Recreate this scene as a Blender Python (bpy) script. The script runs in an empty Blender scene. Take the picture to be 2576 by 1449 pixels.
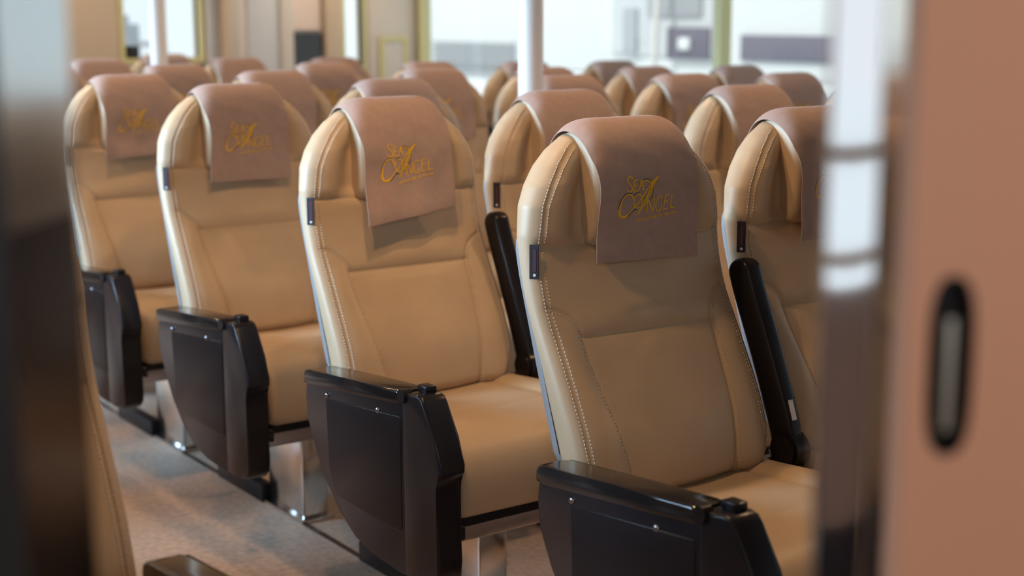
import bpy, bmesh, math, random
import numpy as np
from mathutils import Vector, Matrix

D = bpy.data
SC = bpy.context.scene
COL = SC.collection
random.seed(7)

# ------------------------------------------------------------------ camera
F_PX = 3715.718
YAW, PITCH, ROLL = math.radians(-35.3874), math.radians(10.5294), math.radians(-0.1229)
CAM = Vector((-1.41094, -1.90465, 1.30451))
FW = Vector((-math.sin(YAW) * math.cos(PITCH), math.cos(YAW) * math.cos(PITCH), -math.sin(PITCH)))
_r = FW.cross(Vector((0, 0, 1))).normalized()
_u = _r.cross(FW)
RT = math.cos(ROLL) * _r + math.sin(ROLL) * _u
UP = -math.sin(ROLL) * _r + math.cos(ROLL) * _u
cam_d = D.cameras.new('camera')
cam = D.objects.new('camera', cam_d)
COL.objects.link(cam)
m = Matrix((RT, UP, -FW)).transposed().to_4x4()
m.translation = CAM
cam.matrix_world = m
cam_d.sensor_width = 36.0
cam_d.sensor_fit = 'HORIZONTAL'
cam_d.lens = F_PX * 36.0 / 2576.0
cam_d.clip_start = 0.02
cam_d.clip_end = 300
cam_d.dof.use_dof = True
cam_d.dof.focus_distance = 2.72
cam_d.dof.aperture_fstop = 2.6
SC.camera = cam

# ------------------------------------------------------------------ exposure, sky, sun, lamps
SC.view_settings.view_transform = 'Standard'
SC.view_settings.look = 'None'
SC.view_settings.gamma = 1.0
SC.view_settings.use_curve_mapping = False
SC.view_settings.exposure = -0.16

w = D.worlds.new('sky')
SC.world = w
w.use_nodes = True
bg = w.node_tree.nodes['Background']
bg.inputs[0].default_value = (0.86, 0.93, 1.0, 1)
bg.inputs[1].default_value = 1.3


def light(name, kind, loc, energy, color, rot=(0, 0, 0), **kw):
    l = D.lights.new(name, kind)
    l.energy = energy
    l.color = color
    for k, v in kw.items():
        setattr(l, k, v)
    o = D.objects.new(name, l)
    COL.objects.link(o)
    o.location = loc
    o.rotation_euler = rot
    return o


light('sun', 'SUN', (0, 0, 20), 3.2, (1.0, 0.97, 0.92), (math.radians(-8), math.radians(-38), 0), angle=0.01)
# daylight entering through the windows of the port side
light('port_daylight', 'AREA', (-3.05, 3.7, 1.72), 150, (0.46, 0.72, 1.0), (0, math.radians(-73), math.radians(-24)),
      shape='RECTANGLE', size=0.6, size_y=5.0, spread=math.radians(60))
# ceiling downlights
WARM = (1.0, 0.62, 0.32)
for x, y, e in ((0.06, 0.48, 27), (0.0, 2.02, 22), (0.10, 3.55, 28), (1.72, 0.46, 28), (1.72, 2.02, 28), (1.72, 3.55, 28), (-0.46, 0.16, 29), (-0.46, 2.52, 24),
                (0.2, 5.2, 30), (1.35, 5.45, 34), (2.85, 5.5, 34)):
    light('downlight', 'SPOT', (x, y, 2.10), e, WARM if y < 5 else (1.0, 0.80, 0.60), shadow_soft_size=0.03, spot_size=math.radians(140), spot_blend=0.6)
# unseen fill light added behind the viewer, lifts the shaded front row
light('lobby_fill', 'AREA', (-2.19, -3.00, 2.02), 14, (0.94, 0.95, 1.0),
      (Vector((0.3, 0.1, 0.75)) - Vector((-2.19, -3.00, 2.02))).to_track_quat('-Z', 'Y').to_euler(), shape='DISK', size=0.5)
light('door_fill', 'SPOT', (-0.80, -2.20, 2.10), 24, (1.0, 0.78, 0.58), shadow_soft_size=0.05, spot_size=math.radians(140), spot_blend=0.8)  # added spot out of view, brightens the salmon door


# ------------------------------------------------------------------ material helpers
def mat(name, color, rough=0.5, metal=0.0, spec=0.5, noise=None, bump=None, coat=0.0, sheen=0.0, voronoi=None):
    m = D.materials.new(name)
    m.use_nodes = True
    nt = m.node_tree
    b = nt.nodes['Principled BSDF']
    b.inputs['Base Color'].default_value = (*color, 1)
    b.inputs['Roughness'].default_value = rough
    b.inputs['Metallic'].default_value = metal
    b.inputs['Specular IOR Level'].default_value = spec
    b.inputs['Coat Weight'].default_value = coat
    b.inputs['Sheen Weight'].default_value = sheen
    tc = nt.nodes.new('ShaderNodeTexCoord')
    if noise:
        sc, amt = noise[:2]
        n = nt.nodes.new('ShaderNodeTexNoise')
        n.inputs['Scale'].default_value = sc
        n.inputs['Detail'].default_value = 5
        nt.links.new(tc.outputs['Object'], n.inputs['Vector'])
        r = nt.nodes.new('ShaderNodeValToRGB')
        r.color_ramp.elements[0].position = 0.3
        r.color_ramp.elements[1].position = 0.7
        r.color_ramp.elements[0].color = (*[c * (1 - amt) for c in color], 1)
        r.color_ramp.elements[1].color = (*[min(1, c * (1 + amt)) for c in color], 1)
        nt.links.new(n.outputs[0], r.inputs[0])
        nt.links.new(r.outputs[0], b.inputs['Base Color'])
    if bump:
        sc, st = bump
        if voronoi:
            n = nt.nodes.new('ShaderNodeTexVoronoi')
        else:
            n = nt.nodes.new('ShaderNodeTexNoise')
            n.inputs['Detail'].default_value = 4
        n.inputs['Scale'].default_value = sc
        nt.links.new(tc.outputs['Object'], n.inputs['Vector'])
        bp = nt.nodes.new('ShaderNodeBump')
        bp.inputs['Strength'].default_value = st
        bp.inputs['Distance'].default_value = 0.002
        nt.links.new(n.outputs[0], bp.inputs['Height'])
        nt.links.new(bp.outputs[0], b.inputs['Normal'])
    return m


LEATHER = mat('cream_leather', (0.55, 0.398, 0.248), 0.44, 0, 0.38, noise=(14, 0.04), bump=(420, 0.10))
STITCH = mat('stitch_thread', (0.66, 0.56, 0.45), 0.7)
CLOTH = mat('dusty_pink_cloth', (0.42, 0.295, 0.245), 0.85, 0, 0.2, noise=(60, 0.05), bump=(900, 0.15), sheen=0.15)
GOLD = mat('gold_thread', (0.85, 0.50, 0.03), 0.8, 0, 0.15)
NAVY = mat('navy_thread', (0.035, 0.045, 0.10), 0.6)
BLACK = mat('black_moulded_plastic', (0.013, 0.011, 0.013), 0.27, 0, 0.28, bump=(700, 0.05))
GLOSSBLACK = mat('glossy_black_plastic', (0.016, 0.014, 0.014), 0.12, 0, 0.6)
PANEL = mat('dark_brown_laminate', (0.014, 0.009, 0.009), 0.3, 0, 0.25)
SHELL = mat('grey_shell_plastic', (0.30, 0.30, 0.31), 0.4)
STEEL = mat('polished_stainless', (0.74, 0.72, 0.70), 0.15, 1.0)
BRUSHED = mat('satin_aluminium', (0.52, 0.48, 0.48), 0.3, 1.0)
SCREWM = mat('dark_chrome', (0.35, 0.35, 0.37), 0.2, 1.0)
TAGM = mat('black_label_cloth', (0.018, 0.018, 0.024), 0.7)
TAGRED = mat('wine_label_thread', (0.09, 0.025, 0.04), 0.7)
WHITE = mat('white_paint', (0.82, 0.78, 0.74), 0.35)
STICKER = mat('white_sticker', (0.75, 0.70, 0.70), 0.5)


# ------------------------------------------------------------------ object helpers
def link(o, parent=None):
    COL.objects.link(o)
    if parent is not None:
        o.parent = parent
    return o


def mesh_obj(name, me, parent=None, material=None, smooth=True):
    if material is not None:
        me.materials.clear()
        for mm in (material if isinstance(material, (list, tuple)) else [material]):
            me.materials.append(mm)
    if smooth:
        me.shade_smooth()
    return link(D.objects.new(name, me), parent)


def from_pydata(name, v, f, mi=None):
    me = D.meshes.new(name)
    me.from_pydata([tuple(map(float, p)) for p in v], [], f)
    if mi is not None:
        me.polygons.foreach_set('material_index', mi)
    me.update()
    return me


def bm_obj(name, bm, material, parent=None, smooth=True, sharp=35):
    me = D.meshes.new(name)
    bmesh.ops.recalc_face_normals(bm, faces=bm.faces)
    bm.to_mesh(me)
    bm.free()
    o = mesh_obj(name, me, parent, material, smooth)
    if smooth:
        me.set_sharp_from_angle(angle=math.radians(sharp))
    return o


def add_box(bm, lo, hi, bevel=0.0, seg=2):
    r = bmesh.ops.create_cube(bm, size=1.0)
    vs = r['verts']
    for v in vs:
        v.co = Vector([lo[i] + (v.co[i] + 0.5) * (hi[i] - lo[i]) for i in range(3)])
    if bevel > 0:
        es = list({e for v in vs for e in v.link_edges})
        bmesh.ops.bevel(bm, geom=es, offset=bevel, segments=seg, profile=0.5, affect='EDGES')


def box(name, lo, hi, material, parent=None, bevel=0.0, seg=2):
    bm = bmesh.new()
    add_box(bm, lo, hi, bevel, seg)
    return bm_obj(name, bm, material, parent)


def add_prism(bm, poly, x0, x1, bevel=0.0, seg=2):
    """polygon in (y, z), extruded along x"""
    a = [bm.verts.new((x0, y, z)) for y, z in poly]
    b = [bm.verts.new((x1, y, z)) for y, z in poly]
    n = len(poly)
    fa = bm.faces.new(a)
    fb = bm.faces.new(list(reversed(b)))
    for i in range(n):
        bm.faces.new((a[i], b[i], b[(i + 1) % n], a[(i + 1) % n]))
    if bevel:
        es = list(set(fa.edges) | set(fb.edges))
        bmesh.ops.bevel(bm, geom=es, offset=bevel, segments=seg, profile=0.5, affect='EDGES')


def add_cyl(bm, p0, p1, r, n=20, r2=None):
    p0, p1 = Vector(p0), Vector(p1)
    d = p1 - p0
    q = d.to_track_quat('Z', 'Y').to_matrix().to_4x4()
    q.translation = (p0 + p1) / 2
    bmesh.ops.create_cone(bm, cap_ends=True, segments=n, radius1=r, radius2=r if r2 is None else r2,
                          depth=d.length, matrix=q)


def empty(name, loc, label, cat, group=None):
    o = D.objects.new(name, None)
    COL.objects.link(o)
    o.empty_display_size = 0.1
    o.location = loc
    o['label'] = label
    o['category'] = cat
    if group:
        o['group'] = group
    return o


def struct(o):
    o['kind'] = 'structure'
    return o


def tagit(o, label, cat, group=None):
    o['label'] = label
    o['category'] = cat
    if group:
        o['group'] = group
    return o


def tab(pts, smooth=0):
    xs = np.array([p[0] for p in pts], float)
    ys = np.array([p[1] for p in pts], float)
    if smooth:
        g = np.linspace(xs[0], xs[-1], 600)
        v = np.interp(g, xs, ys)
        k = np.exp(-0.5 * (np.arange(-80, 81) * (g[1] - g[0]) / smooth) ** 2)
        k /= k.sum()
        vp = np.concatenate([2 * v[0] - v[80:0:-1], v, 2 * v[-1] - v[-2:-82:-1]])
        v = np.convolve(vp, k, 'valid')
        return lambda t: np.interp(t, g, v)
    return lambda t: np.interp(t, xs, ys)


def sstep(a, b, x):
    t = np.clip((x - a) / (b - a), 0, 1)
    return t * t * (3 - 2 * t)


def seg_dist(P, poly):
    """distance of points P (n,2) to a polyline"""
    best = np.full(len(P), 9.0)
    for a, b in zip(poly[:-1], poly[1:]):
        a = np.array(a)
        b = np.array(b)
        d = b - a
        t = np.clip(((P - a) @ d) / (d @ d), 0, 1)
        best = np.minimum(best, np.hypot(*(P - a - t[:, None] * d).T))
    return best


ZF = 0.08      # all seat profiles below are written 8 cm above the floor level they stand on

# ------------------------------------------------------------------ the backrest
Wz = tab([(.525, .135), (.54, .175), (.56, .203), (.585, .219), (.62, .229), (.70, .230), (1.00, .230), (1.05, .224), (1.085, .209),
          (1.118, .186), (1.145, .158), (1.165, .127), (1.18, .090), (1.187, .06), (1.190, .025)])
YE = tab([(.525, .000), (.56, -.010), (.60, .000), (.66, .02), (.73, .054), (.794, .089), (.871, .132), (.933, .150), (.98, .156),
          (1.024, .156), (1.067, .156), (1.118, .162), (1.16, .177), (1.19, .198)], 0.018)
YR = tab([(.525, .055), (.60, .085), (.66, .105), (.755, .138), (.856, .172), (.938, .200), (1.015, .214), (1.1, .226), (1.15, .228),
          (1.19, .214)], 0.02)
XI = tab([(.52, .118), (.60, .128), (.70, .143), (.79, .155), (.82, .155)])
XS = 0.207


def arc_seam():
    pts = []
    for i in range(13):
        t = i / 12
        # from the edge seam down and inwards to the corner of the centre panel
        x = XS - (XS - .155) * (1 - (1 - t) ** 2.0)
        z = .873 - .053 * t ** 1.35
        pts.append((x, z))
    for z in np.linspace(.815, .525, 18):
        pts.append((float(XI(z)), float(z)))
    return pts


ARC = arc_seam()
RIM = [(XS, .54), (XS, .97)] + [(float(Wz(z)) - .024, float(z)) for z in np.linspace(.985, 1.155, 16)]


def front_y(x, z):
    """front face of the backrest for arrays x, z (seat profile heights)"""
    ax = np.abs(x)
    y = YE(z)
    xi = XI(z)
    low = 1 - sstep(.80, .86, z)
    high = sstep(.965, 1.01, z)
    mid = (1 - low) * (1 - high)
    # side bolsters of the lower back
    tb = np.clip((ax - xi) / (XS - xi), 0, 1)
    bol = -.007 * np.sin(np.pi * tb) ** 0.8 * (ax > xi)
    ins = (-.012 * (1 - (ax / xi) ** 2) + .004) * (ax <= xi)
    lum = -.012 * np.exp(-((z - .66) / .07) ** 2) * np.clip(1 - (ax / .2) ** 2, 0, 1)
    y = y + low * (bol + ins * np.clip((.828 - z) / .03, 0, 1) + lum)
    y = y + mid * (-.020 * np.clip(1 - (ax / XS) ** 2, 0, 1))
    # the headrest: wings either side of a hollow for the pad
    ar = ax * .23 / np.maximum(Wz(z), .13)
    wing = -.014 * np.exp(-((ar - .178) / .030) ** 2) + .010 * np.exp(-((ar - .125) / .022) ** 2)
    y = y + high * wing * np.clip((1.16 - z) / .07, 0, 1)
    return y


def groove(x, z):
    P = np.stack([np.abs(x), z], 1)
    d = np.zeros(len(P))

    def g(poly, dep, sig, dep2=0, sig2=.01):
        q = seg_dist(P, poly)
        return dep * np.exp(-(q / sig) ** 2) + dep2 * np.exp(-(q / sig2) ** 2)
    d += g([(0, .98), (XS, .98)], .0035, .0030, .003, .012)
    d += g([(0, .82), (.155, .82)], .0030, .0028, .003, .010)
    d += g(ARC, .0032, .0028, .0015, .009)
    d += g(RIM, .0022, .0024, 0, .01)
    return d


def build_backrest():
    zs = np.concatenate([np.linspace(.525, .60, 34)[:-1], np.linspace(.60, 1.08, 150)[:-1], np.linspace(1.08, 1.1898, 46)])
    nf = 150
    us = np.linspace(-1, 1, nf)
    rings = []
    for z in zs:
        wv = float(Wz(z))
        r = min(.030, wv * .55)
        x = us * wv
        zz = np.full(nf, z)
        y = front_y(x, zz) + groove(x, zz)
        over = np.clip(np.abs(x) - (wv - r), 0, r)
        y = y + (r - np.sqrt(np.maximum(r * r - over * over, 0))) * .95
        if z < .57:   # roll the bottom under
            y = y + .045 * (1 - (z - .525) / .045) ** 2
        yr = max(float(YR(z)), float(y.max()) + .012)
        ring = [(a, b, z) for a, b in zip(x, y)]
        ye = ring[-1][1]
        side = []
        for t in (.25, .5, .72, .88):
            side.append((wv - .010 * t ** 2 - .012 * (t > .8), ye + (yr - ye) * t, z))
        ring += side
        for t in np.linspace(.9, -.9, 9):
            ring.append(((wv - .028) * t if wv > .06 else wv * .5 * t, yr - .0 + .004 * (1 - t * t), z))
        ring += [(-a, b, c) for a, b, c in reversed(side)]
        rings.append(ring)
    n = len(rings[0])
    v = [p for rg in rings for p in rg]
    f = []
    for i in range(len(rings) - 1):
        for j in range(n):
            a = i * n + j
            b = i * n + (j + 1) % n
            f.append((a, b, b + n, a + n))
    f.append(tuple(reversed(range(n))))
    f.append(tuple((len(rings) - 1) * n + j for j in range(n)))
    mi = [0] * len(f)
    # stitches: short dashes along the seams, in the same mesh
    def dash(p, q, wd=.0011, h=.0009):
        p, q = Vector(p), Vector(q)
        t = (q - p).normalized()
        nrm = Vector((0, -1, 0.15)).normalized()
        s = t.cross(nrm).normalized() * wd
        k = len(v)
        for base in (p, q):
            v.append(tuple(base + s))
            v.append(tuple(base - s))
            v.append(tuple(base + nrm * h))
        f.extend([(k, k + 3, k + 5, k + 2), (k + 2, k + 5, k + 4, k + 1), (k, k + 1, k + 4, k + 3), (k, k + 2, k + 1), (k + 3, k + 4, k + 5)])
        mi.extend([1] * 5)

    def edge_y(x, z):
        wv = float(Wz(z))
        r = min(.030, wv * .55)
        xa = np.array([x])
        za = np.array([z])
        over = min(max(abs(x) - (wv - r), 0), r)
        return float(front_y(xa, za)[0] + groove(xa, za)[0]) + (r - math.sqrt(max(r * r - over * over, 0))) * .95

    def run(poly, off, step=.0062, ln=.0040):
        pts = [np.array(p) for p in poly]
        acc = 0.0
        for a, b in zip(pts[:-1], pts[1:]):
            L = np.linalg.norm(b - a)
            d = (b - a) / L
            nn = np.array([-d[1], d[0]])
            t = acc
            while t + ln < L:
                p = a + d * t + nn * off
                q = a + d * (t + ln) + nn * off
                for s in (-1, 1):
                    if abs(p[0]) < Wz(p[1]) - .004 and abs(q[0]) < Wz(q[1]) - .004:
                        dash((s * p[0], edge_y(p[0], p[1]) - .0003, p[1]), (s * q[0], edge_y(q[0], q[1]) - .0003, q[1]))
                t += step
            acc = t - L
    run(RIM, .0048)
    run(RIM, -.0048)
    run(ARC, .0045)
    v = [(a, b, c - ZF) for a, b, c in v]
    me = from_pydata('backrest', v, f, mi)
    me.materials.append(LEATHER)
    me.materials.append(STITCH)
    me.shade_smooth()
    return me


# path of the headrest pad: front foot, up, over the crown, down behind
PADPATH = [(.128, .972), (.122, .995), (.117, 1.03), (.114, 1.07), (.116, 1.105), (.124, 1.14), (.140, 1.168), (.165, 1.187), (.195, 1.193),
           (.222, 1.184), (.240, 1.160), (.247, 1.12), (.249, 1.07)]


def resample(path, n):
    p = np.array(path, float)
    # Catmull-Rom through the points
    out = []
    q = np.vstack([2 * p[0] - p[1], p, 2 * p[-1] - p[-2]])
    for i in range(1, len(q) - 2):
        for t in np.linspace(0, 1, 12, endpoint=False):
            a, b, c, d = q[i - 1], q[i], q[i + 1], q[i + 2]
            out.append(.5 * ((2 * b) + (-a + c) * t + (2 * a - 5 * b + 4 * c - d) * t * t + (-a + 3 * b - 3 * c + d) * t ** 3))
    out.append(p[-1])
    out = np.array(out)
    s = np.concatenate([[0], np.cumsum(np.hypot(*np.diff(out, axis=0).T))])
    g = np.linspace(0, s[-1], n)
    return np.stack([np.interp(g, s, out[:, 0]), np.interp(g, s, out[:, 1])], 1), g


def path_normals(p):
    t = np.gradient(p, axis=0)
    t /= np.linalg.norm(t, axis=1)[:, None]
    return np.stack([-t[:, 1], t[:, 0]], 1)      # left of travel: outwards


def build_pad():
    p, _ = resample(PADPATH, 60)
    nrm = path_normals(p)
    hw = .112
    sec = []
    for a in np.linspace(0, math.pi / 2, 8):
        sec.append((-hw + .020 * (1 - math.sin(a)) - .0, -.020 * (1 - math.cos(math.pi / 2 - a)) * 1.0))
    sec = [(-hw, -.055), (-hw, -.035)] + [(-hw + .018 * (1 - math.cos(a)), -.018 * (1 - math.sin(a))) for a in np.linspace(0, math.pi / 2, 7)]
    sec += [(x, .003 * (1 - (x / .094) ** 2)) for x in np.linspace(-.08, .08, 14)]
    sec += [(-x, h) for x, h in reversed(sec[:9])]
    v, f = [], []
    n = len(sec)
    for i in range(len(p)):
        end = min(1, min(i, len(p) - 1 - i) / 5)
        sh = -.012 * (1 - end) ** 2
        for x, h in sec:
            q = p[i] + nrm[i] * (h + sh)
            v.append((x, q[0], q[1] - ZF - .020 * sstep(1.08, 1.17, p[i][1]) * (abs(x) / .1225) ** 7))
    for i in range(len(p) - 1):
        for j in range(n - 1):
            a = i * n + j
            f.append((a, a + 1, a + 1 + n, a + n))
    f.append(tuple(range(n)))
    f.append(tuple(reversed([(len(p) - 1) * n + j for j in range(n)])))
    me = from_pydata('headrest_pad', v, f)
    me.materials.append(LEATHER)
    me.shade_smooth()
    bm = bmesh.new()
    bm.from_mesh(me)
    bmesh.ops.recalc_face_normals(bm, faces=bm.faces)
    bm.to_mesh(me)
    bm.free()
    return me


# ------------------------------------------------------------------ the headrest cover and its embroidery
COVPATH = [(.112, .948), (.112, .97), (.1125, 1.0), (.112, 1.04), (.1105, 1.075), (.112, 1.107), (.120, 1.143), (.137, 1.173), (.164, 1.1925),
           (.196, 1.199), (.226, 1.190), (.247, 1.165), (.256, 1.12), (.259, 1.08), (.260, 1.05)]
CP, CS = resample(COVPATH, 90)
CN = path_normals(CP)
CW = .1200


class Cover:
    def __init__(self, seed, flare=0.0, skew=0.0, drop=0.0, wave=.0018, shift=0.0, narrow=0.0):
        rnd = random.Random(seed)
        self.ph = [rnd.uniform(0, 6.28) for _ in range(8)]
        self.flare = flare
        self.skew, self.drop, self.wave, self.shift, self.narrow = skew, drop, wave, shift, narrow

    def pt(self, x, s, lift=0.0):
        """x across in metres, s = arc length from the front hem"""
        u = x / CW
        hang = 1 - sstep(.10, .20, s)
        tail = sstep(.24, .33, s)
        # hem: skewed / dropped
        y = np.interp(s, CS, CP[:, 0])
        z = np.interp(s, CS, CP[:, 1])
        ny = np.interp(s, CS, CN[:, 0])
        nz = np.interp(s, CS, CN[:, 1])
        z = z + hang * (self.skew * u - self.drop) * (1 - sstep(0, .16, s))
        ph = self.ph
        h = self.wave * hang * (np.sin(u * 5.1 + s * 21 + ph[0]) + .7 * np.sin(u * 8.3 - s * 32 + ph[1]) + .5 * np.sin(u * 2.2 + s * 47 + ph[2]))
        h = h + self.wave * 2.0 * hang
        h = h + .0022 * hang * (1 - sstep(0, .05, s)) * (1 + np.sin(u * 3.4 + ph[3]))
        h = h + self.flare * (1 - sstep(0, .13, s)) ** 1.5 * (.75 - .35 * u)
        h = h + .0008 * np.sin(s * 90 + u * 6 + ph[4]) * np.exp(-((s - .19) / .03) ** 2)
        h = h + .002 * tail * (np.abs(u) ** 2) + lift
        # side hems curl in a little over the crown
        h = h - .004 * np.exp(-((s - .245) / .07) ** 2) * np.abs(u) ** 6
        x = np.where(np.asarray(x) < 0, x * (1 - .10 * np.abs(u) ** 3 * sstep(.0, .13, s) * (1 - sstep(.10, .24, s))), x)
        xx = x + self.shift * hang - self.narrow * u * hang * .012
        crown = .020 * sstep(1.08, 1.17, z) * np.abs(u) ** 7
        return xx, y + ny * h, z + nz * h - ZF - crown

    def mesh(self):
        xs = np.linspace(-CW, CW, 46)
        ss = CS
        v, f = [], []
        for layer in (0, 1):
            for s in ss:
                for x in xs:
                    v.append(self.pt(x, s, -.0012 if layer else 0.0))
        nx, ns = len(xs), len(ss)
        off = nx * ns
        for i in range(ns - 1):
            for j in range(nx - 1):
                a = i * nx + j
                f.append((a, a + nx, a + 1 + nx, a + 1)[::-1])
                f.append((off + a, off + a + nx, off + a + 1 + nx, off + a + 1))
        rim = [i for i in range(nx)] + [i * nx + nx - 1 for i in range(1, ns)] + [(ns - 1) * nx + j for j in range(nx - 2, -1, -1)] + [i * nx for i in range(ns - 2, 0, -1)]
        for a, b in zip(rim, rim[1:] + rim[:1]):
            f.append((a, b, off + b, off + a))
        me = from_pydata('headrest_cover', v, f)
        me.materials.append(CLOTH)
        me.shade_smooth()
        me.set_sharp_from_angle(angle=math.radians(60))
        return me


S_OF_Z = lambda z: np.interp(z, CP[:40, 1], CS[:40])

# embroidery strokes, in the pixel grid they were measured in
LOGO = {
    'gold': [
        ([(572, 245), (545, 208), (505, 195), (462, 215), (445, 262), (460, 315), (500, 355), (540, 400), (556, 450), (545, 500), (510, 520), (462, 505), (425, 455)], 26),
        ([(695, 297), (610, 297), (600, 408), (590, 520), (705, 520)], 24), ([(602, 405), (682, 405)], 22),
        ([(722, 528), (790, 305), (842, 545)], 24), ([(752, 440), (828, 440)], 20),
        ([(588, 700), (570, 630), (520, 575), (450, 560), (385, 585), (325, 650), (285, 740), (262, 830)], 30),
        ([(285, 740), (266, 830), (262, 920), (285, 990), (335, 1030), (405, 1036), (470, 1010)], 52),
        ([(405, 1034), (470, 1008), (545, 950), (640, 855), (745, 755), (850, 640), (960, 510), (1060, 410), (1190, 318)], 30),
        ([(1190, 318), (1130, 395), (1060, 450), (1005, 540), (960, 625), (905, 740), (845, 830), (780, 935), (708, 1042)], 34),
        ([(1185, 320), (1110, 440), (1050, 530), (1005, 620), (950, 720), (880, 850)], 20),
        ([(588, 690), (605, 790), (635, 860), (690, 900), (770, 908), (845, 885), (900, 845)], 26),
        ([(600, 730), (620, 650), (665, 608), (725, 605), (780, 640), (805, 700), (805, 780), (785, 850)], 26),
        ([(815, 356), (880, 348), (940, 362), (990, 400), (1030, 460), (1046, 540), (1035, 630), (1000, 720)], 28),
        ([(915, 1045), (940, 755), (1075, 1042), (1100, 755)], 25),
        ([(1292, 795), (1262, 762), (1220, 752), (1172, 782), (1140, 860), (1132, 950), (1150, 1022), (1195, 1058), (1245, 1048), (1272, 1000), (1275, 925)], 25),
        ([(1452, 757), (1362, 757), (1345, 890), (1330, 1048), (1442, 1048)], 25), ([(1348, 890), (1438, 890)], 23),
        ([(1522, 768), (1502, 1056), (1612, 1050)], 25),
    ],
    'navy': [
        ([(540, 556), (450, 536), (375, 565), (310, 632), (262, 735), (240, 850)], 22),
        ([(450, 1060), (520, 1010), (620, 925), (690, 930)], 22),
        ([(800, 338), (885, 322), (955, 335), (1010, 385)], 18),
        ([(1062, 520), (1066, 610), (1040, 720), (1000, 790)], 18),
        ([(610, 620), (670, 580), (740, 578)], 16),
    ]}


def lpx(zx, zy):
    """logo grid -> (x from the seat centre, profile height)"""
    u = 1530 + zx / 9.66
    t = 420 + zy / 9.66
    x = .251 + (u - 1555) * (.138 / 145.0) - .322
    z = 1.103 - (t - 440) * (.087 / 108.0) + (u - 1627) * .00010
    return x, z


def build_logo(cov):
    v, f, mi = [], [], []

    def strip(pts, wd, mat_i, lift):
        p = np.array(pts, float)
        out = []
        for a, b in zip(p[:-1], p[1:]):
            k = max(2, int(np.linalg.norm(b - a) / 22))
            for t in np.linspace(0, 1, k, endpoint=False):
                out.append(a + (b - a) * t)
        out.append(p[-1])
        p = np.array(out)
        t = np.gradient(p, axis=0)
        t /= np.maximum(np.linalg.norm(t, axis=1), 1e-6)[:, None]
        nn = np.stack([-t[:, 1], t[:, 0]], 1)
        k0 = len(v)
        m = len(p)
        for i in range(m):
            for s, lf in ((-.5, lift), (0, lift + .0006), (.5, lift)):
                q = p[i] + nn[i] * wd * s
                x, z = lpx(*q)
                v.append(cov.pt(x, float(S_OF_Z(z)), lf))
        for i in range(m - 1):
            for j in range(2):
                a = k0 + i * 3 + j
                f.append((a, a + 1, a + 4, a + 3))
                mi.append(mat_i)
    for pts, wd in LOGO['navy']:
        strip(pts, wd, 1, .0006)
    for pts, wd in LOGO['gold']:
        strip(pts, wd, 0, .0010)
    # the line of small words below
    cu = D.curves.new('tagline', 'FONT')
    cu.body = 'smooth trip on the sea'
    cu.size = 1.0
    cu.offset = 0.018
    cu.resolution_u = 2
    to = D.objects.new('tagline', cu)
    COL.objects.link(to)
    dg = bpy.context.evaluated_depsgraph_get()
    dg.update()
    tm = to.evaluated_get(dg).to_mesh()
    co = np.array([tuple(q.co) for q in tm.vertices])
    x0, x1 = co[:, 0].min(), co[:, 0].max()
    k0 = len(v)
    for q in co:
        zx = 682 + (q[0] - x0) / (x1 - x0) * (1638 - 682)
        zy = 1190 - q[1] * 95
        x, z = lpx(zx, zy)
        v.append(cov.pt(x, float(S_OF_Z(z)), .0012))
    for pl in tm.polygons:
        f.append(tuple(k0 + i for i in pl.vertices))
        mi.append(0)
    D.objects.remove(to)
    D.curves.remove(cu)
    me = from_pydata('embroidered_logo', v, f, mi)
    me.materials.append(GOLD)
    me.materials.append(NAVY)
    me.shade_smooth()
    return me


# ------------------------------------------------------------------ cushion, console, arm
def build_cushion():
    nx, ny = 70, 90
    xs = np.linspace(-1, 1, nx)
    hw = .236
    # section path in (y, z): from behind over the top, down the front, under
    path = [(.05, .455), (.055, .50), (.045, .533), (.02, .547), (-.05, .554), (-.15, .562), (-.25, .570), (-.34, .574), (-.40, .567), (-.437, .545),
            (-.452, .51), (-.455, .47), (-.450, .435), (-.438, .416), (-.40, .411), (-.2, .411), (.03, .415)]
    p, s = resample(path, ny)
    n = path_normals(p)
    n = -n if n[20][1] < 0 else n
    v, f = [], []
    seams = [[(.150, .06), (.150, -.225), (.236, -.30)], [(0, -.245), (.150, -.225)]]
    for i in range(ny):
        y, z = p[i]
        topw = 1.0
        for u in xs:
            x = hw * u
            r = .028
            over = max(0, abs(x) - (hw - r))
            d = r - math.sqrt(max(r * r - over * over, 0))
            top = n[i][1] > .3 and z > .5
            g = 0
            cr = 0
            if top:
                P = np.array([[abs(x), y]])
                for sm in seams:
                    q = seg_dist(P, sm)[0]
                    g += .003 * math.exp(-(q / .004) ** 2) + .004 * math.exp(-(q / .018) ** 2)
                cr = .010 * math.exp(-((abs(x) - .19) / .04) ** 2) * (y > -.3) - .004 * math.exp(-(x / .12) ** 2) * sstep(-.3, -.1, y)
            q = p[i] + n[i] * (cr - g - d)
            v.append((x, q[0], q[1] - ZF))
    for i in range(ny - 1):
        for j in range(nx - 1):
            a = i * nx + j
            f.append((a, a + 1, a + 1 + nx, a + nx))
    c0 = list(range(0, nx * ny, nx))
    f.append(tuple(c0))
    f.append(tuple(reversed([a + nx - 1 for a in c0])))
    f.append(tuple(reversed(range(nx))))
    f.append(tuple((ny - 1) * nx + j for j in range(nx)))
    me = from_pydata('seat_cushion', v, f)
    me.materials.append(LEATHER)
    bm = bmesh.new()
    bm.from_mesh(me)
    bmesh.ops.recalc_face_normals(bm, faces=bm.faces)
    bm.to_mesh(me)
    bm.free()
    me.shade_smooth()
    me.set_sharp_from_angle(angle=math.radians(50))
    return me


def Z(poly):
    return [(y, z - ZF) for y, z in poly]


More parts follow.
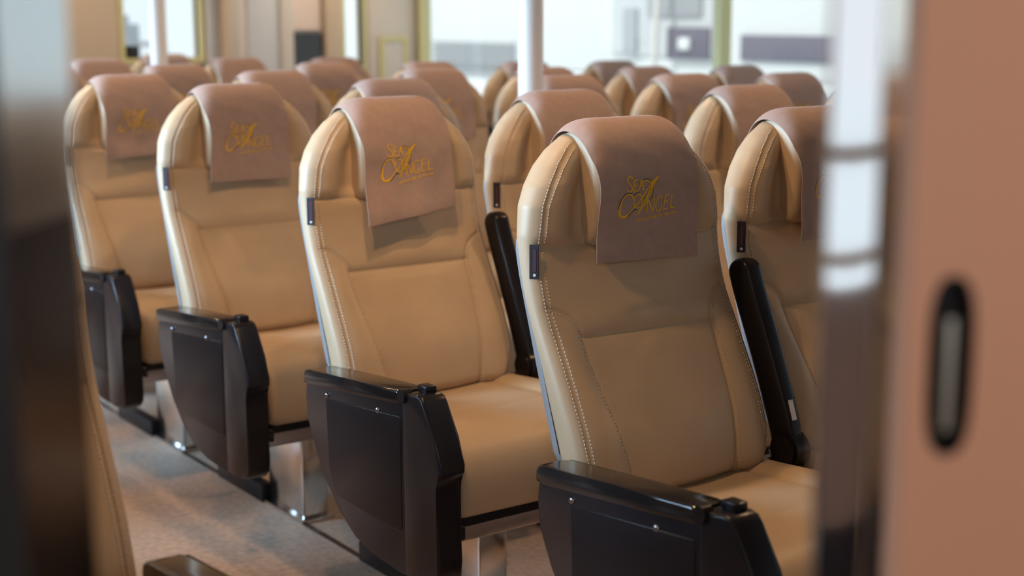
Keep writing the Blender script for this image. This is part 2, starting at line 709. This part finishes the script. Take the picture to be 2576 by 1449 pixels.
def make_console(root, sx=1, x0=-.322, width=.056):
    """sx = 1: aisle on the -x side; -1: mirrored. x0 = aisle face"""
    X = lambda a: x0 + a if sx > 0 else -(x0 + a)

    def prism(name, poly, a, b, m, bev, parent):
        bm = bmesh.new()
        add_prism(bm, Z(poly), min(X(a), X(b)), max(X(a), X(b)), bev, 3)
        return bm_obj(name, bm, m, parent, sharp=40)
    body = [(.006, .625), (.013, .585), (.008, .535), (-.024, .473), (-.066, .420), (-.123, .362), (-.19, .325), (-.27, .310), (-.38, .306),
            (-.392, .306), (-.392, .660), (-.38, .662)]
    c = prism('side_console', body, .002, width - .002, BLACK, .004, root)
    cap = [(-.388, .306), (-.44, .307), (-.490, .313), (-.509, .330), (-.513, .360), (-.506, .45), (-.499, .505), (-.502, .522), (-.523, .540), (-.524, .556),
           (-.500, .605), (-.464, .668), (-.455, .677), (-.440, .680), (-.388, .672)]
    prism('front_cap', cap, 0, width, BLACK, .006, c)
    lid = [(.012, .612), (.014, .630), (.008, .641), (-.01, .645), (-.2, .662), (-.370, .677), (-.382, .674), (-.383, .664), (-.380, .648), (-.2, .632), (-.01, .613)]
    prism('console_lid', lid, -.003, width + .002, GLOSSBLACK, .007, c)
    inset = [(-.080, .596), (-.088, .46), (-.098, .408), (-.115, .396), (-.368, .388), (-.380, .398), (-.380, .618), (-.375, .624)]
    prism('inset_panel', inset, .0004, .004, PANEL, .0014, c)
    for a_, b_ in ((-.005, .014), (width - .012, width + .002)):
        bm = bmesh.new()
        add_cyl(bm, (X(a_), -.392, .668 - ZF), (X(b_), -.392, .668 - ZF), .0135, 24)
        bm_obj('lid_hinge', bm, BLACK, c)
    bm = bmesh.new()
    add_box(bm, (min(X(.022), X(.048)), -.440, .676 - ZF), (max(X(.022), X(.048)), -.408, .692 - ZF), .004)
    bm_obj('latch', bm, BLACK, c)
    for y, z in ((-.083, .604), (-.292, .618)):
        bm = bmesh.new()
        bmesh.ops.create_uvsphere(bm, u_segments=14, v_segments=8, radius=.0062)
        for q in bm.verts:
            q.co.x *= .6
            q.co += Vector((X(.0015), y, z - ZF))
        bm_obj('screw', bm, SCREWM, c)
    bm = bmesh.new()
    add_cyl(bm, (X(width - .004), -.478, .402 - ZF), (X(width + .020), -.478, .402 - ZF), .010, 16)
    add_box(bm, (min(X(width + .012), X(width + .024)), -.486, .390 - ZF), (max(X(width + .012), X(width + .024)), -.448, .418 - ZF), .004)
    bm_obj('recline_lever', bm, BLACK, c)
    return c


def make_arm(root, x=.250, sticker=False):
    """folded-up armrest standing between two backrests"""
    path = [(-.012, .585), (.006, .64), (.034, .71), (.066, .785), (.098, .855), (.118, .905), (.124, .921)]
    p, s = resample(path, 80)
    n = path_normals(p)
    v, f = [], []
    ns = 32
    for i in range(len(p)):
        t = i / (len(p) - 1)
        hx = .0215 - .004 * (1 - t) ** 2
        hd = .030
        e = min(1, (1 - t) / .07)
        k = math.sqrt(max(0.02, 1 - (1 - e) ** 2))
        for a in range(ns):
            th = 2 * math.pi * a / ns
            c_, s_ = math.cos(th), math.sin(th)
            ex = math.copysign(abs(c_) ** .5, c_) * hx * (0.6 + .4 * k)
            ey = math.copysign(abs(s_) ** .5, s_) * hd * k
            q = p[i] + n[i] * ey
            v.append((x + ex, q[0], q[1] - ZF))
    for i in range(len(p) - 1):
        for j in range(ns):
            a = i * ns + j
            b = i * ns + (j + 1) % ns
            f.append((a, b, b + ns, a + ns))
    f.append(tuple(range(ns)))
    f.append(tuple((len(p) - 1) * ns + j for j in range(ns)))
    me = from_pydata('folding_armrest', v, f)
    bm = bmesh.new()
    bm.from_mesh(me)
    D.meshes.remove(me)
    arm = bm_obj('folding_armrest', bm, BLACK, root, sharp=60)
    bm = bmesh.new()
    add_cyl(bm, (x - .024, -.020, .575 - ZF), (x + .022, -.020, .575 - ZF), .036, 28)
    bmesh.ops.bevel(bm, geom=[e for e in bm.edges if len(e.link_faces) == 2 and any(len(q.verts) > 4 for q in e.link_faces)], offset=.006, segments=2, affect='EDGES')
    bm_obj('pivot', bm, BLACK, arm)
    bm = bmesh.new()
    add_prism(bm, Z([(-.05, .40), (.04, .40), (.045, .47), (.01, .575), (-.045, .575), (-.055, .50)]), x - .006, x + .006, .002)
    bm_obj('hinge_bracket', bm, BLACK, root)
    for dy, dx in ((-.03, -.016), (.004, -.018), (.035, .016)):
        bm = bmesh.new()
        add_cyl(bm, (x + dx, dy - .02, .43 - ZF), (x + dx, dy + .012, .555 - ZF), .0042, 10)
        bm_obj('recline_rod', bm, SCREWM, root)
    if sticker:
        bm = bmesh.new()
        a0 = p[9] + n[9] * .0306
        a1 = p[17] + n[17] * .0306
        vs = [bm.verts.new((x - .007, a0[0], a0[1] - ZF)), bm.verts.new((x + .005, a0[0], a0[1] - ZF)),
              bm.verts.new((x + .005, a1[0], a1[1] - ZF)), bm.verts.new((x - .007, a1[0], a1[1] - ZF))]
        bm.faces.new(vs)
        r = bmesh.ops.extrude_face_region(bm, geom=bm.faces[:])
        for q in r['geom']:
            if isinstance(q, bmesh.types.BMVert):
                q.co.y -= .0008
        bm_obj('sticker', bm, STICKER, arm, smooth=False)['label'] = 'small white sticker'
    return arm


def make_base(root, legx=-.02):
    box('frame_beam', (-.236, -.405, .352 - ZF), (.262, -.345, .392 - ZF), BRUSHED, root, .004)
    box('frame_beam', (-.236, -.06, .352 - ZF), (.262, .00, .392 - ZF), BRUSHED, root, .004)
    box('seat_pan', (-.225, -.43, .392 - ZF), (.225, .03, .412 - ZF), BLACK, root, .004)
    bm = bmesh.new()
    y0, y1, h = -.245, -.045, .352 - ZF
    add_box(bm, (legx - .03, y0, .0), (legx + .045, y1, h), .006)
    lg = bm_obj('leg', bm, STEEL, root)
    box('foot_rail', (legx - .045, y1 + .012, 0), (legx - .012, y1 + .30, .05), BLACK, root, .003)
    box('foot_plate', (legx - .042, y0 - .012, 0), (legx + .057, y1 + .012, .010), STEEL, lg, .003)


def build_shell(root):
    """hard shell behind the backrest"""
    zs = np.linspace(.60, 1.00, 30)
    v, f = [], []
    for z in zs:
        wv = float(Wz(z)) - .002
        y = float(YR(z))
        k = math.sin(math.pi * min(1, (z - .595) / .03) / 2) * math.sin(math.pi * min(1, (1.005 - z) / .03) / 2)
        ww = wv * (.94 + .06 * k)
        for x, yy in ((-ww, y - .020), (-ww, y - .004), (-ww + .012, y + .012), (-.1, y + .020), (.1, y + .020), (ww - .012, y + .012), (ww, y - .004), (ww, y - .020),
                      (ww - .012, y - .006), (-ww + .012, y - .006)):
            v.append((x, yy, z - ZF))
    n = 10
    for i in range(len(zs) - 1):
        for j in range(n):
            a = i * n + j
            b = i * n + (j + 1) % n
            f.append((a, b, b + n, a + n))
    f.append(tuple(range(n)))
    f.append(tuple((len(zs) - 1) * n + j for j in range(n)))
    me = from_pydata('back_shell', v, f)
    bm = bmesh.new()
    bm.from_mesh(me)
    D.meshes.remove(me)
    return bm_obj('back_shell', bm, SHELL, root, sharp=40)


def make_tag(parent):
    """small woven label sewn into the left side seam"""
    zc, xc, yc = .956, -.2215, .156
    ang = math.radians(52)
    bm = bmesh.new()
    add_box(bm, (-.0085, -.0012, -.0305), (.0085, .0012, .0305), .0005, 1)
    bmesh.ops.transform(bm, matrix=Matrix.Translation((xc, yc, zc - ZF)) @ Matrix.Rotation(-ang, 4, 'Z'), verts=bm.verts)
    t = bm_obj('fabric_tag', bm, TAGM, parent)
    bm = bmesh.new()
    add_box(bm, (-.002, -.0016, -.018), (.004, -.0010, .022))
    bmesh.ops.transform(bm, matrix=Matrix.Translation((xc, yc, zc - ZF)) @ Matrix.Rotation(-ang, 4, 'Z'), verts=bm.verts)
    bm_obj('tag_print', bm, TAGRED, t, smooth=False)
    bm = bmesh.new()
    add_cyl(bm, (0.001, -.0018, -.0235), (0.001, -.0010, -.0235), .0028, 10)
    bmesh.ops.transform(bm, matrix=Matrix.Translation((xc, yc, zc - ZF)) @ Matrix.Rotation(-ang, 4, 'Z'), verts=bm.verts)
    bm_obj('tag_emblem', bm, STICKER, t, smooth=False)
    return t


ME_BACK, ME_PAD, ME_CUSH = build_backrest(), build_pad(), build_cushion()


def make_seat(console, arm=True, sticker=False, mirrored=False):
    root = D.objects.new('reclining_seat', None)
    COL.objects.link(root)
    root.empty_display_size = .1
    b = link(D.objects.new('backrest', ME_BACK), root)
    make_tag(b)
    link(D.objects.new('headrest_pad', ME_PAD), root)
    link(D.objects.new('seat_cushion', ME_CUSH), root)
    build_shell(root)
    make_base(root)
    if console:
        make_console(root, -1 if mirrored else 1, -.287 if mirrored else -.322)
    if arm:
        make_arm(root, .250, sticker)
    return root


def copy_tree(o, parent=None):
    c = o.copy()
    COL.objects.link(c)
    c.parent = parent
    for ch in o.children:
        copy_tree(ch, c)
    return c


# ------------------------------------------------------------------ where the seats stand
ROWY = [0.0, .834, 1.649, 2.43, 3.25, 4.07, 4.89]
COLX = {0: .322, 1: .822, 2: 1.322 + .135, 3: 1.822 + .135, 4: 2.322 + .135, 5: 2.822 + .135}
COLZ = {0: 0, 1: 0, 2: -.006, 3: -.014, 4: -.022, 5: -.028}
SHOW = [(0, r) for r in range(5)] + [(1, r) for r in range(6)] + [(2, r) for r in range(0, 7)] + [(3, r) for r in range(0, 6)] + \
       [(4, r) for r in range(2, 5)] + [(5, r) for r in range(3, 5)]
ROWN = ['front row', 'second row', 'third row', 'fourth row', 'fifth row', 'sixth row', 'seventh row']
COLN = ['aisle seat', 'seat just inside the aisle seat', 'seat just past the white pole line', 'second seat past the white pole line',
        'third seat past the white pole line', 'fourth seat past the white pole line, windows']
SHORT = ['aisle end', 'second place from the aisle', 'first place past the poles', 'second place past the poles',
         'third place past the poles', 'window end past the poles']

protos = {
    'first': make_seat(True, True, sticker=True),
    'aisle': make_seat(True, True),
    'inner': make_seat(False, True),
    'end': make_seat(False, False),
    'port': make_seat(True, False, mirrored=True),
}
used = set()
covers = []
for sd, kw in enumerate((dict(skew=-.004, drop=.002, wave=.0007),
                         dict(flare=.030, skew=.014, drop=.012, wave=.0022),
                         dict(flare=.014, skew=-.002, drop=.004, wave=.0010),
                         dict(flare=.012, skew=.004, drop=-.002, wave=.0020))):
    c = Cover(sd + 3, **kw)
    covers.append((c.mesh(), build_logo(c)))


def place(kind, x, y, z, label, cover_label, variant, group, lean=0.0):
    o = protos[kind] if kind not in used else copy_tree(protos[kind])
    used.add(kind)
    o.location = (x, y, z)
    o['label'] = label
    o['category'] = 'seat'
    o['group'] = group
    cme, lme = covers[variant]
    c = D.objects.new('headrest_cover', cme)
    COL.objects.link(c)
    c.location = (x, y, z)
    tagit(c, cover_label, 'headrest cover', 'headrest covers on the seats')
    l = link(D.objects.new('embroidered_logo', lme), c)
    l['label'] = 'gold embroidered lettering'
    return o


VAR = {(0, 0): 0, (0, 1): 1, (0, 2): 2, (0, 3): 3}
for c, r in SHOW:
    kind = 'first' if (c, r) == (0, 0) else ('aisle' if c == 0 else ('end' if c in (1, 5) else 'inner'))
    extra = {(0, 0): 'cream leather seat in sharp focus, aisle seat of the front row with black side console',
             (1, 0): 'cream leather front row seat partly hidden by the chrome door trim'}.get((c, r))
    lab = extra or f'cream leather seat, {COLN[c]} in the {ROWN[r]}'
    clab = f'dusty pink headrest cover on the {ROWN[r]} seat at the {SHORT[c]}'
    place(kind, COLX[c], ROWY[r], COLZ[c], lab, clab, VAR.get((c, r), (c * 3 + r) % 4), 'cream leather seats')
# the seat across the aisle, close to the door
for r in range(5):
    for k, (x, nm) in enumerate(((-.937, 'aisle side'), (-1.437, 'inner'))):
        if (r, k) == (0, 0):
            continue
        place('port' if k == 0 else 'end', x, ROWY[r] - .04, 0, f'cream leather seat across the aisle, {nm} place of its {ROWN[r]}',
              f'dusty pink headrest cover across the aisle on the {nm} seat of the {ROWN[r]}', (r + k) % 4, 'cream leather seats')
place('port', -.937, -.04, 0, 'dark blurred seat across the aisle, just inside the left door jamb',
      'dusty pink headrest cover on the seat across the aisle by the door', 2, 'cream leather seats')
for k, o in protos.items():
    if k not in used:
        for ch in list(o.children_recursive):
            D.objects.remove(ch)
        D.objects.remove(o)

# ------------------------------------------------------------------ the cabin
FLOORM = mat('speckled_vinyl_floor', (0.54, 0.40, 0.305), 0.55, 0, 0.35, noise=(55, 0.20), bump=(180, 0.25))
WALLM = mat('cream_wall_panel', (0.66, 0.60, 0.53), 0.45)
TANM = mat('tan_wall_panel', (0.58, 0.45, 0.32), 0.45)
GREYM = mat('pale_grey_wall_panel', (0.62, 0.63, 0.65), 0.4)
CEILM = mat('ceiling_panel', (0.36, 0.34, 0.32), 0.6)
GOLDFR = mat('yellow_brass_frame', (0.66, 0.60, 0.30), 0.4)
PINKP = mat('pale_pink_sheet', (0.78, 0.64, 0.56), 0.6)
RUBBER = mat('black_rubber', (0.012, 0.010, 0.012), 0.6)
BRONZE = mat('bronze_mirror_metal', (0.60, 0.52, 0.42), 0.13, 1.0)
SALMON = mat('salmon_laminate', (0.66, 0.34, 0.215), 0.42, 0, 0.4, noise=(3, 0.03))
GLASS = D.materials.new('window_glass')
GLASS.use_nodes = True
_nt = GLASS.node_tree
_nt.nodes.remove(_nt.nodes['Principled BSDF'])
_mix = _nt.nodes.new('ShaderNodeMixShader')
_tr = _nt.nodes.new('ShaderNodeBsdfTransparent')
_tr.inputs[0].default_value = (0.95, 0.98, 0.97, 1)
_gl = _nt.nodes.new('ShaderNodeBsdfGlossy')
_gl.inputs['Roughness'].default_value = 0.02
_mix.inputs[0].default_value = 0.05
_nt.links.new(_tr.outputs[0], _mix.inputs[1])
_nt.links.new(_gl.outputs[0], _mix.inputs[2])
_nt.links.new(_mix.outputs[0], _nt.nodes['Material Output'].inputs[0])

XR, XL, YB, HC = 3.6, -3.2, 6.2, 2.15

# floor with the slight camber of a deck
fx = [(-3.3, 0), (1.2, 0), (1.46, -.006), (1.96, -.014), (2.46, -.022), (2.96, -.028), (3.7, -.034)]
bm = bmesh.new()
rows = []
for y in (-4.6, 6.3):
    rows.append([[bm.verts.new((x, y, z - d)) for x, z in fx] for d in (0, .06)])
for i in range(len(fx) - 1):
    for d in (0, 1):
        bm.faces.new((rows[0][d][i], rows[0][d][i + 1], rows[1][d][i + 1], rows[1][d][i]))
    for e in (0, 1):
        bm.faces.new((rows[e][0][i], rows[e][0][i + 1], rows[e][1][i + 1], rows[e][1][i]))
for i in (0, -1):
    bm.faces.new((rows[0][0][i], rows[1][0][i], rows[1][1][i], rows[0][1][i]))
struct(bm_obj('floor', bm, FLOORM, smooth=False))
struct(box('ceiling', (XL - .1, -4.6, HC), (XR + .1, YB + .1, HC + .06), CEILM))
# seat track let into the floor along the aisle seats
t = struct(box('trim_1', (.262, -.6, 0), (.276, 5.4, .003), SCREWM))


def wall_with_holes(name, axis, pos, thick, lo, hi, zlo, zhi, holes, material):
    """axis 'x': wall in the plane x = pos spanning y lo..hi; holes = (a0, a1, z0, z1)"""
    bm = bmesh.new()
    cuts = sorted({lo, hi, *[h[0] for h in holes], *[h[1] for h in holes]})
    for a, b in zip(cuts[:-1], cuts[1:]):
        spans = [(zlo, zhi)]
        for h in holes:
            if h[0] <= a and h[1] >= b:
                ns = []
                for s0, s1 in spans:
                    if h[2] > s0:
                        ns.append((s0, min(h[2], s1)))
                    if h[3] < s1:
                        ns.append((max(h[3], s0), s1))
                spans = [q for q in ns if q[1] - q[0] > 1e-4]
        for s0, s1 in spans:
            if axis == 'x':
                add_box(bm, (pos, a, s0), (pos + thick, b, s1))
            else:
                add_box(bm, (a, pos, s0), (b, pos + thick, s1))
    return struct(bm_obj(name, bm, material, smooth=False))


# starboard side: long windows
RW = [(1.75, 6.14, .78, 1.75), (-.35, .75, .9, 1.75)]
wall_with_holes('wall_right', 'x', XR, .08, -4.6, YB + .08, -.06, HC, RW, WHITE)
(a, b, z0, z1), fr = RW[0], .03
bm = bmesh.new()
add_box(bm, (XR - .02, a, z0), (XR + .05, b, z0 + fr))
add_box(bm, (XR - .02, a, z1 - fr), (XR + .05, b, z1))
add_box(bm, (XR - .02, a, z0 + fr), (XR + .05, a + fr, z1 - fr))
add_box(bm, (XR - .02, b - fr, z0 + fr), (XR + .05, b, z1 - fr))
add_box(bm, (XR - .02, 3.385, z0 + fr), (XR + .05, 3.435, z1 - fr))
o = struct(bm_obj('window_1', bm, GOLDFR, smooth=False))
for y0, y1 in ((a + fr, 3.385), (3.435, b - fr)):
    box('glass_pane', (XR + .012, y0, z0 + fr), (XR + .018, y1, z1 - fr), GLASS, o)

# port side: windows that let the daylight in
LW = [(.5, 5.3, 1.35, 2.05)]
wall_with_holes('wall_left', 'x', XL, .08, -1.5, YB + .08, 0, HC, LW, WALLM)

# aft bulkhead
RB = [(1.675, 2.128, 1.06, 2.0), (3.076, 3.21, .3, 2.0)]
wall_with_holes('wall_rear', 'y', YB, .08, XL, XR, -.06, HC, RB, WALLM)
bm = bmesh.new()
a, b, z0, z1 = RB[0]
add_box(bm, (a - .03, YB - .03, z0), (a, YB + .05, z1))
add_box(bm, (b, YB - .03, z0), (b + .03, YB + .05, z1))
add_box(bm, (a - .03, YB - .03, z0 - .03), (b + .03, YB + .05, z0))
o = struct(bm_obj('window_2', bm, GOLDFR, smooth=False))
box('glass_pane', (a, YB + .012, z0), (b, YB + .018, z1), GLASS, o)
bm = bmesh.new()
a, b, z0, z1 = RB[1]
add_box(bm, (a - .035, YB - .03, z0), (a, YB + .05, z1))
add_box(bm, (b, YB - .03, z0), (b + .02, YB + .05, z1))
o = struct(bm_obj('window_3', bm, GOLDFR, smooth=False))
box('glass_pane', (a, YB + .012, z0), (b, YB + .018, z1), GLASS, o)
# panels and pilasters of the aft bulkhead
for i, (x0, x1, d, m_) in enumerate(((-.6, 1.64, .03, TANM), (2.160, 2.235, .05, GREYM), (2.235, 2.29, .10, TANM), (2.29, 2.415, .04, WALLM),
                                     (2.415, 2.62, .05, GREYM), (2.62, 2.705, .07, WALLM), (2.925, 3.038, .06, TANM), (3.235, 3.58, .04, WALLM))):
    struct(box(f'trim_{i + 2}', (x0, YB - d, 0), (x1, YB, 2.1), m_, bevel=.004))

o = empty('notice_panel', (2.812, YB - .012, 1.19), 'pale pink notice sheet over a black screen on the aft wall', 'notice panel')
box('pink_sheet', (-.095, -.006, .02), (.095, .010, .50), PINKP, o)
box('black_screen', (-.105, -.012, -.62), (.105, .010, 0), GLOSSBLACK, o)['label'] = 'black glossy screen below the sheet'
o = empty('framed_board', (3.405, YB - .05, .9), 'small cream board in a thin brass frame on the aft wall', 'board')
bm = bmesh.new()
add_box(bm, (-.10, -.014, .235), (.10, .006, .265))
add_box(bm, (-.10, -.014, -.40), (-.07, .006, .235))
add_box(bm, (.07, -.014, -.40), (.10, .006, .235))
bm_obj('frame', bm, GOLDFR, o, smooth=False)
box('board', (-.07, -.006, -.40), (.07, .006, .235), WALLM, o)


o = tagit(box('ledge_box', (-.04, -.02, 0), (.04, .02, .07), BLACK, None, .004), 'small black box on the ledge of the aft wall window', 'box')
o.location = (1.735, YB + .035, 1.06)


def pole(x, y, z, label):
    bm = bmesh.new()
    add_cyl(bm, (0, 0, 0), (0, 0, HC - z), .0365, 40)
    o = bm_obj('support_pole', bm, WHITE, None)
    o.location = (x, y, z)
    tagit(o, label, 'pole', 'white round poles')
    f = bmesh.new()
    add_cyl(f, (0, 0, 0), (0, 0, .012), .07, 32)
    bm_obj('base_flange', f, WHITE, o)
    return o


pole(1.14, 1.59, 0, 'white round pole standing just behind the second row of seats, in front of the windows')
pole(1.14, 4.37, 0, 'white round pole further aft, in front of the aft wall window')

# ------------------------------------------------------------------ the doorway the view is taken through
DF = Vector((math.sin(-YAW), math.cos(-YAW), 0))           # straight through the doorway
DR = Vector((math.cos(-YAW), -math.sin(-YAW), 0))          # across it
DO = Vector((CAM.x, CAM.y, 0))


def dpt(l, d, z=0):
    p = DO + DR * l + DF * d
    return Vector((p.x, p.y, z))


def door_prism(name, poly, z0, z1, material, parent=None, bevel=0.0):
    bm = bmesh.new()
    a = [bm.verts.new(dpt(l, d, z0)) for l, d in poly]
    b = [bm.verts.new(dpt(l, d, z1)) for l, d in poly]
    n = len(poly)
    bm.faces.new(a)
    bm.faces.new(list(reversed(b)))
    vert = []
    for i in range(n):
        fc = bm.faces.new((a[i], b[i], b[(i + 1) % n], a[(i + 1) % n]))
    if bevel:
        es = [e for e in bm.edges if abs(e.verts[0].co.z - e.verts[1].co.z) > .05]
        bmesh.ops.bevel(bm, geom=es, offset=bevel, segments=4, profile=0.5, affect='EDGES')
    return bm_obj(name, bm, material, parent, sharp=50)


# left jamb: bronze mirror reveal, black rubber at its near edge
DARKM = mat('lower_reveal_metal', (0.09, 0.07, 0.068), 0.16, 1.0)  # darker tone for the lower part of both reveals
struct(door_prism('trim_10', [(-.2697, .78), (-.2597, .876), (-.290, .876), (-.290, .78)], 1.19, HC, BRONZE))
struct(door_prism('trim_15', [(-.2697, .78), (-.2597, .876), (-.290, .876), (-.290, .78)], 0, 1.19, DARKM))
struct(door_prism('trim_11', [(-.2690, .755), (-.2690, .78), (-.75, .78), (-.75, .755)], 0, HC, RUBBER))
struct(door_prism('wall_front', [(-.292, .782), (-.292, .87), (-2.75, .87), (-2.75, .782)], 0, HC, WALLM))
# right: stainless door post, bronze reveal, then the salmon sliding door
struct(door_prism('trim_12', [(.1800, .842), (.2105, .840), (.2105, .850), (.1800, .852)], 0, HC, mat('door_trim_chrome', (0.78, 0.77, 0.77), 0.05, 1.0), bevel=.002))
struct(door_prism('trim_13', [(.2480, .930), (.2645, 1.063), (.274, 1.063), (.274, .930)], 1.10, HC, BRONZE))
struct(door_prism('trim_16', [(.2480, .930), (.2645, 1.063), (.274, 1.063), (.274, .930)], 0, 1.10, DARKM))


# sliding leaf with a stadium-shaped opening for the flush pull
HL, HZ, HWD, HHT = .2595, 1.0985, .0125, .0530      # pull centre, half sizes
bm = bmesh.new()
d0, d1 = .852, .885
L0, L1, Z0, Z1 = .2330, 1.05, .01, HC - .04
N = 40
inner = []
for k in range(N):
    th = 2 * math.pi * k / N
    c_, s_ = math.cos(th), math.sin(th)
    inner.append((HL + HWD * math.copysign(abs(c_) ** .8, c_), HZ + HHT * math.copysign(abs(s_) ** .5, s_)))
outer = []
for (x, z) in inner:      # project each hole point to the rim rectangle
    dx, dz = x - HL, z - HZ
    tx = ((L1 - HL) / dx if dx > 1e-9 else ((L0 - HL) / dx if dx < -1e-9 else 1e9))
    tz = ((Z1 - HZ) / dz if dz > 1e-9 else ((Z0 - HZ) / dz if dz < -1e-9 else 1e9))
    t_ = min(tx, tz)
    outer.append((HL + dx * t_, HZ + dz * t_))
vi = [bm.verts.new(dpt(x, d0, z)) for x, z in inner]
vo = [bm.verts.new(dpt(x, d0, z)) for x, z in outer]
vb = [bm.verts.new(dpt(x, d1, z)) for x, z in outer]
vh = [bm.verts.new(dpt(x, d0 + .022, z)) for x, z in inner]
for k in range(N):
    q = (k + 1) % N
    bm.faces.new((vi[k], vi[q], vo[q], vo[k]))
    bm.faces.new((vo[k], vo[q], vb[q], vb[k]))
    bm.faces.new((vi[k], vi[q], vh[q], vh[k]))
bm.faces.new(vh)
bm.faces.new(vb)
# square the corners of the rim
for cx, cz in ((L0, Z0), (L1, Z0), (L0, Z1), (L1, Z1)):
    near = sorted(range(N), key=lambda k: (outer[k][0] - cx) ** 2 * .02 + (outer[k][1] - cz) ** 2)
    k = min(range(N), key=lambda k: abs(outer[k][0] - cx) + abs(outer[k][1] - cz))
    for vv, d in ((vo[k], d0), (vb[k], d1)):
        vv.co = dpt(cx, d, cz)
leaf = struct(bm_obj('door_1', bm, SALMON, smooth=False))
# the pull: dark cup lining and a satin grip bar inside
bm = bmesh.new()
ring_o = [bm.verts.new(dpt(HL + (x - HL) * 1.10, d0 - .0012, HZ + (z - HZ) * 1.03)) for x, z in inner]
ring_i = [bm.verts.new(dpt(HL + (x - HL) * .94, d0 - .0012, HZ + (z - HZ) * .985)) for x, z in inner]
ring_b = [bm.verts.new(dpt(HL + (x - HL) * .94, d0 + .020, HZ + (z - HZ) * .985)) for x, z in inner]
ring_r = [bm.verts.new(dpt(HL + (x - HL) * 1.10, d0 + .0004, HZ + (z - HZ) * 1.03)) for x, z in inner]
for k in range(N):
    q = (k + 1) % N
    bm.faces.new((ring_o[k], ring_o[q], ring_i[q], ring_i[k]))
    bm.faces.new((ring_i[k], ring_i[q], ring_b[q], ring_b[k]))
    bm.faces.new((ring_o[k], ring_o[q], ring_r[q], ring_r[k]))
bm.faces.new(ring_b)
pull = bm_obj('flush_pull', bm, PANEL, leaf, sharp=40)
bm = bmesh.new()
vs_ = []
bmesh.ops.create_cone(bm, cap_ends=True, segments=24, radius1=.0075, radius2=.0075, depth=.068, matrix=Matrix.Translation(dpt(HL + .001, d0 + .0085, HZ - .006)))
bm_obj('grip_bar', bm, mat('satin_nickel', (0.78, 0.72, 0.60), 0.25, 1.0), pull)
struct(door_prism('trim_14', [(.275, .888), (.275, .94), (4.75, .94), (4.75, .888)], 0, HC, WALLM))

# lobby behind the viewer: bulwark with two white rails under an open side
LB = -1.55


def lob(name, l0, l1, z0, z1, d0, d1, material):
    return door_prism(name, [(l0, d0), (l1, d0), (l1, d1), (l0, d1)], z0, z1, material)


struct(lob('sky_block_inner', -1.6, -.9, .70, 1.60, LB - .06, LB, CEILM))  # unseen pieces added to narrow the opening and cut sky light on the seats
struct(lob('sky_block_outer', 1.45, 2.6, .70, 1.60, LB - .06, LB, CEILM))
struct(lob('wall_back', -1.6, 2.6, 0, .70, LB - .06, LB, mat('pinkish_grey_bulwark', (0.46, 0.38, 0.38), 0.6)))
struct(lob('baseboard_back', -1.6, 2.6, 0, .16, LB, LB + .012, mat('navy_skirting', (0.02, 0.025, 0.05), 0.5)))
struct(lob('sky_block_upper', -1.6, 2.6, 1.60, HC, LB - .06, LB, CEILM))  # added above the opening, holds back sky light
for k, (z0, z1) in enumerate(((.755, .785), (.985, 1.02))):
    o = lob('deck_rail', -1.6, 2.6, z0, z1, LB - .05, LB - .01, WHITE)
    tagit(o, ('lower' if k == 0 else 'upper') + ' white rail of the lobby bulwark behind the viewer', 'rail', 'lobby rails')

for nm, l in (('wall_lobby_left', -1.66), ('wall_lobby_right', 2.6)):
    struct(lob(nm, l, l + .06, 0, HC, LB - .06, .60, CEILM))

# ------------------------------------------------------------------ outside: the water and a white boat alongside
SEA = mat('bright_sea', (0.55, 0.62, 0.66), 0.25)
struct(box('ground', (-60, -60, -2.2), (60, 60, -2.0), SEA))
HULLW = mat('white_hull_paint', (0.82, 0.83, 0.84), 0.4)
DUSK = mat('tinted_boat_windows', (0.16, 0.15, 0.20), 0.25)
GREYP = mat('light_grey_boat_paint', (0.42, 0.43, 0.46), 0.5)
bt = empty('white_boat', (7.6, 6.0, -2.0), 'white passenger boat lying alongside, seen through the long windows', 'boat')
box('hull', (0, -14, 0), (3.5, 12, 2.75), HULLW, bt, .05)
box('cabin', (.0, -12, 2.75), (3.3, 9, 5.4), HULLW, bt, .02)
box('window_band', (-.03, -4.0, 2.905), (.02, 1.37, 3.12), DUSK, bt, .004)
box('grey_door_panel', (-.03, 1.72, 2.93), (.02, 3.10, 4.6), GREYM, bt)
box('grey_door_post', (-.06, 2.72, 2.93), (-.02, 2.90, 3.35), GREYP, bt)
box('tinted_side_window', (-.06, 1.74, 2.90), (-.025, 2.28, 3.18), DUSK, bt, .004)
box('upper_window', (-.06, 1.85, 3.28), (-.025, 2.55, 4.2), GREYP, bt, .004)
box('porthole_lamp', (-.10, 1.95, 2.98), (-.055, 2.10, 3.09), HULLW, bt, .02)
for k in range(6):
    z = 2.99 - k * .062
    box('louvre_slat', (-.05, 4.7, z), (.01, 6.3, z + .012), GREYP, bt)
bm = bmesh.new()
add_cyl(bm, (-.2, 2.33, 2.2), (-.2, 2.12, 5.6), .03, 12)
bm_obj('mast_stay', bm, WHITE, bt)

q = empty('quay_frame', (3.0, 11.0, -2.0), 'pale grey steel frame on the quay beyond the aft window', 'frame')
for nm, lo, hi in (('upright', (-.35, 0, 0), (-.20, .1, 3.20)), ('upright', (.55, 0, 0), (.66, .1, 3.22)), ('crossbar', (-.35, -.02, 3.02), (.9, .1, 3.06)),
                   ('signboard', (.22, -.04, 3.08), (.55, -.02, 3.30)), ('signboard', (-.36, -.06, 3.10), (-.10, -.03, 3.28)), ('crate', (.2, -.3, 0), (.5, 0, 2.94))):
    box(nm, lo, hi, GREYP, q)
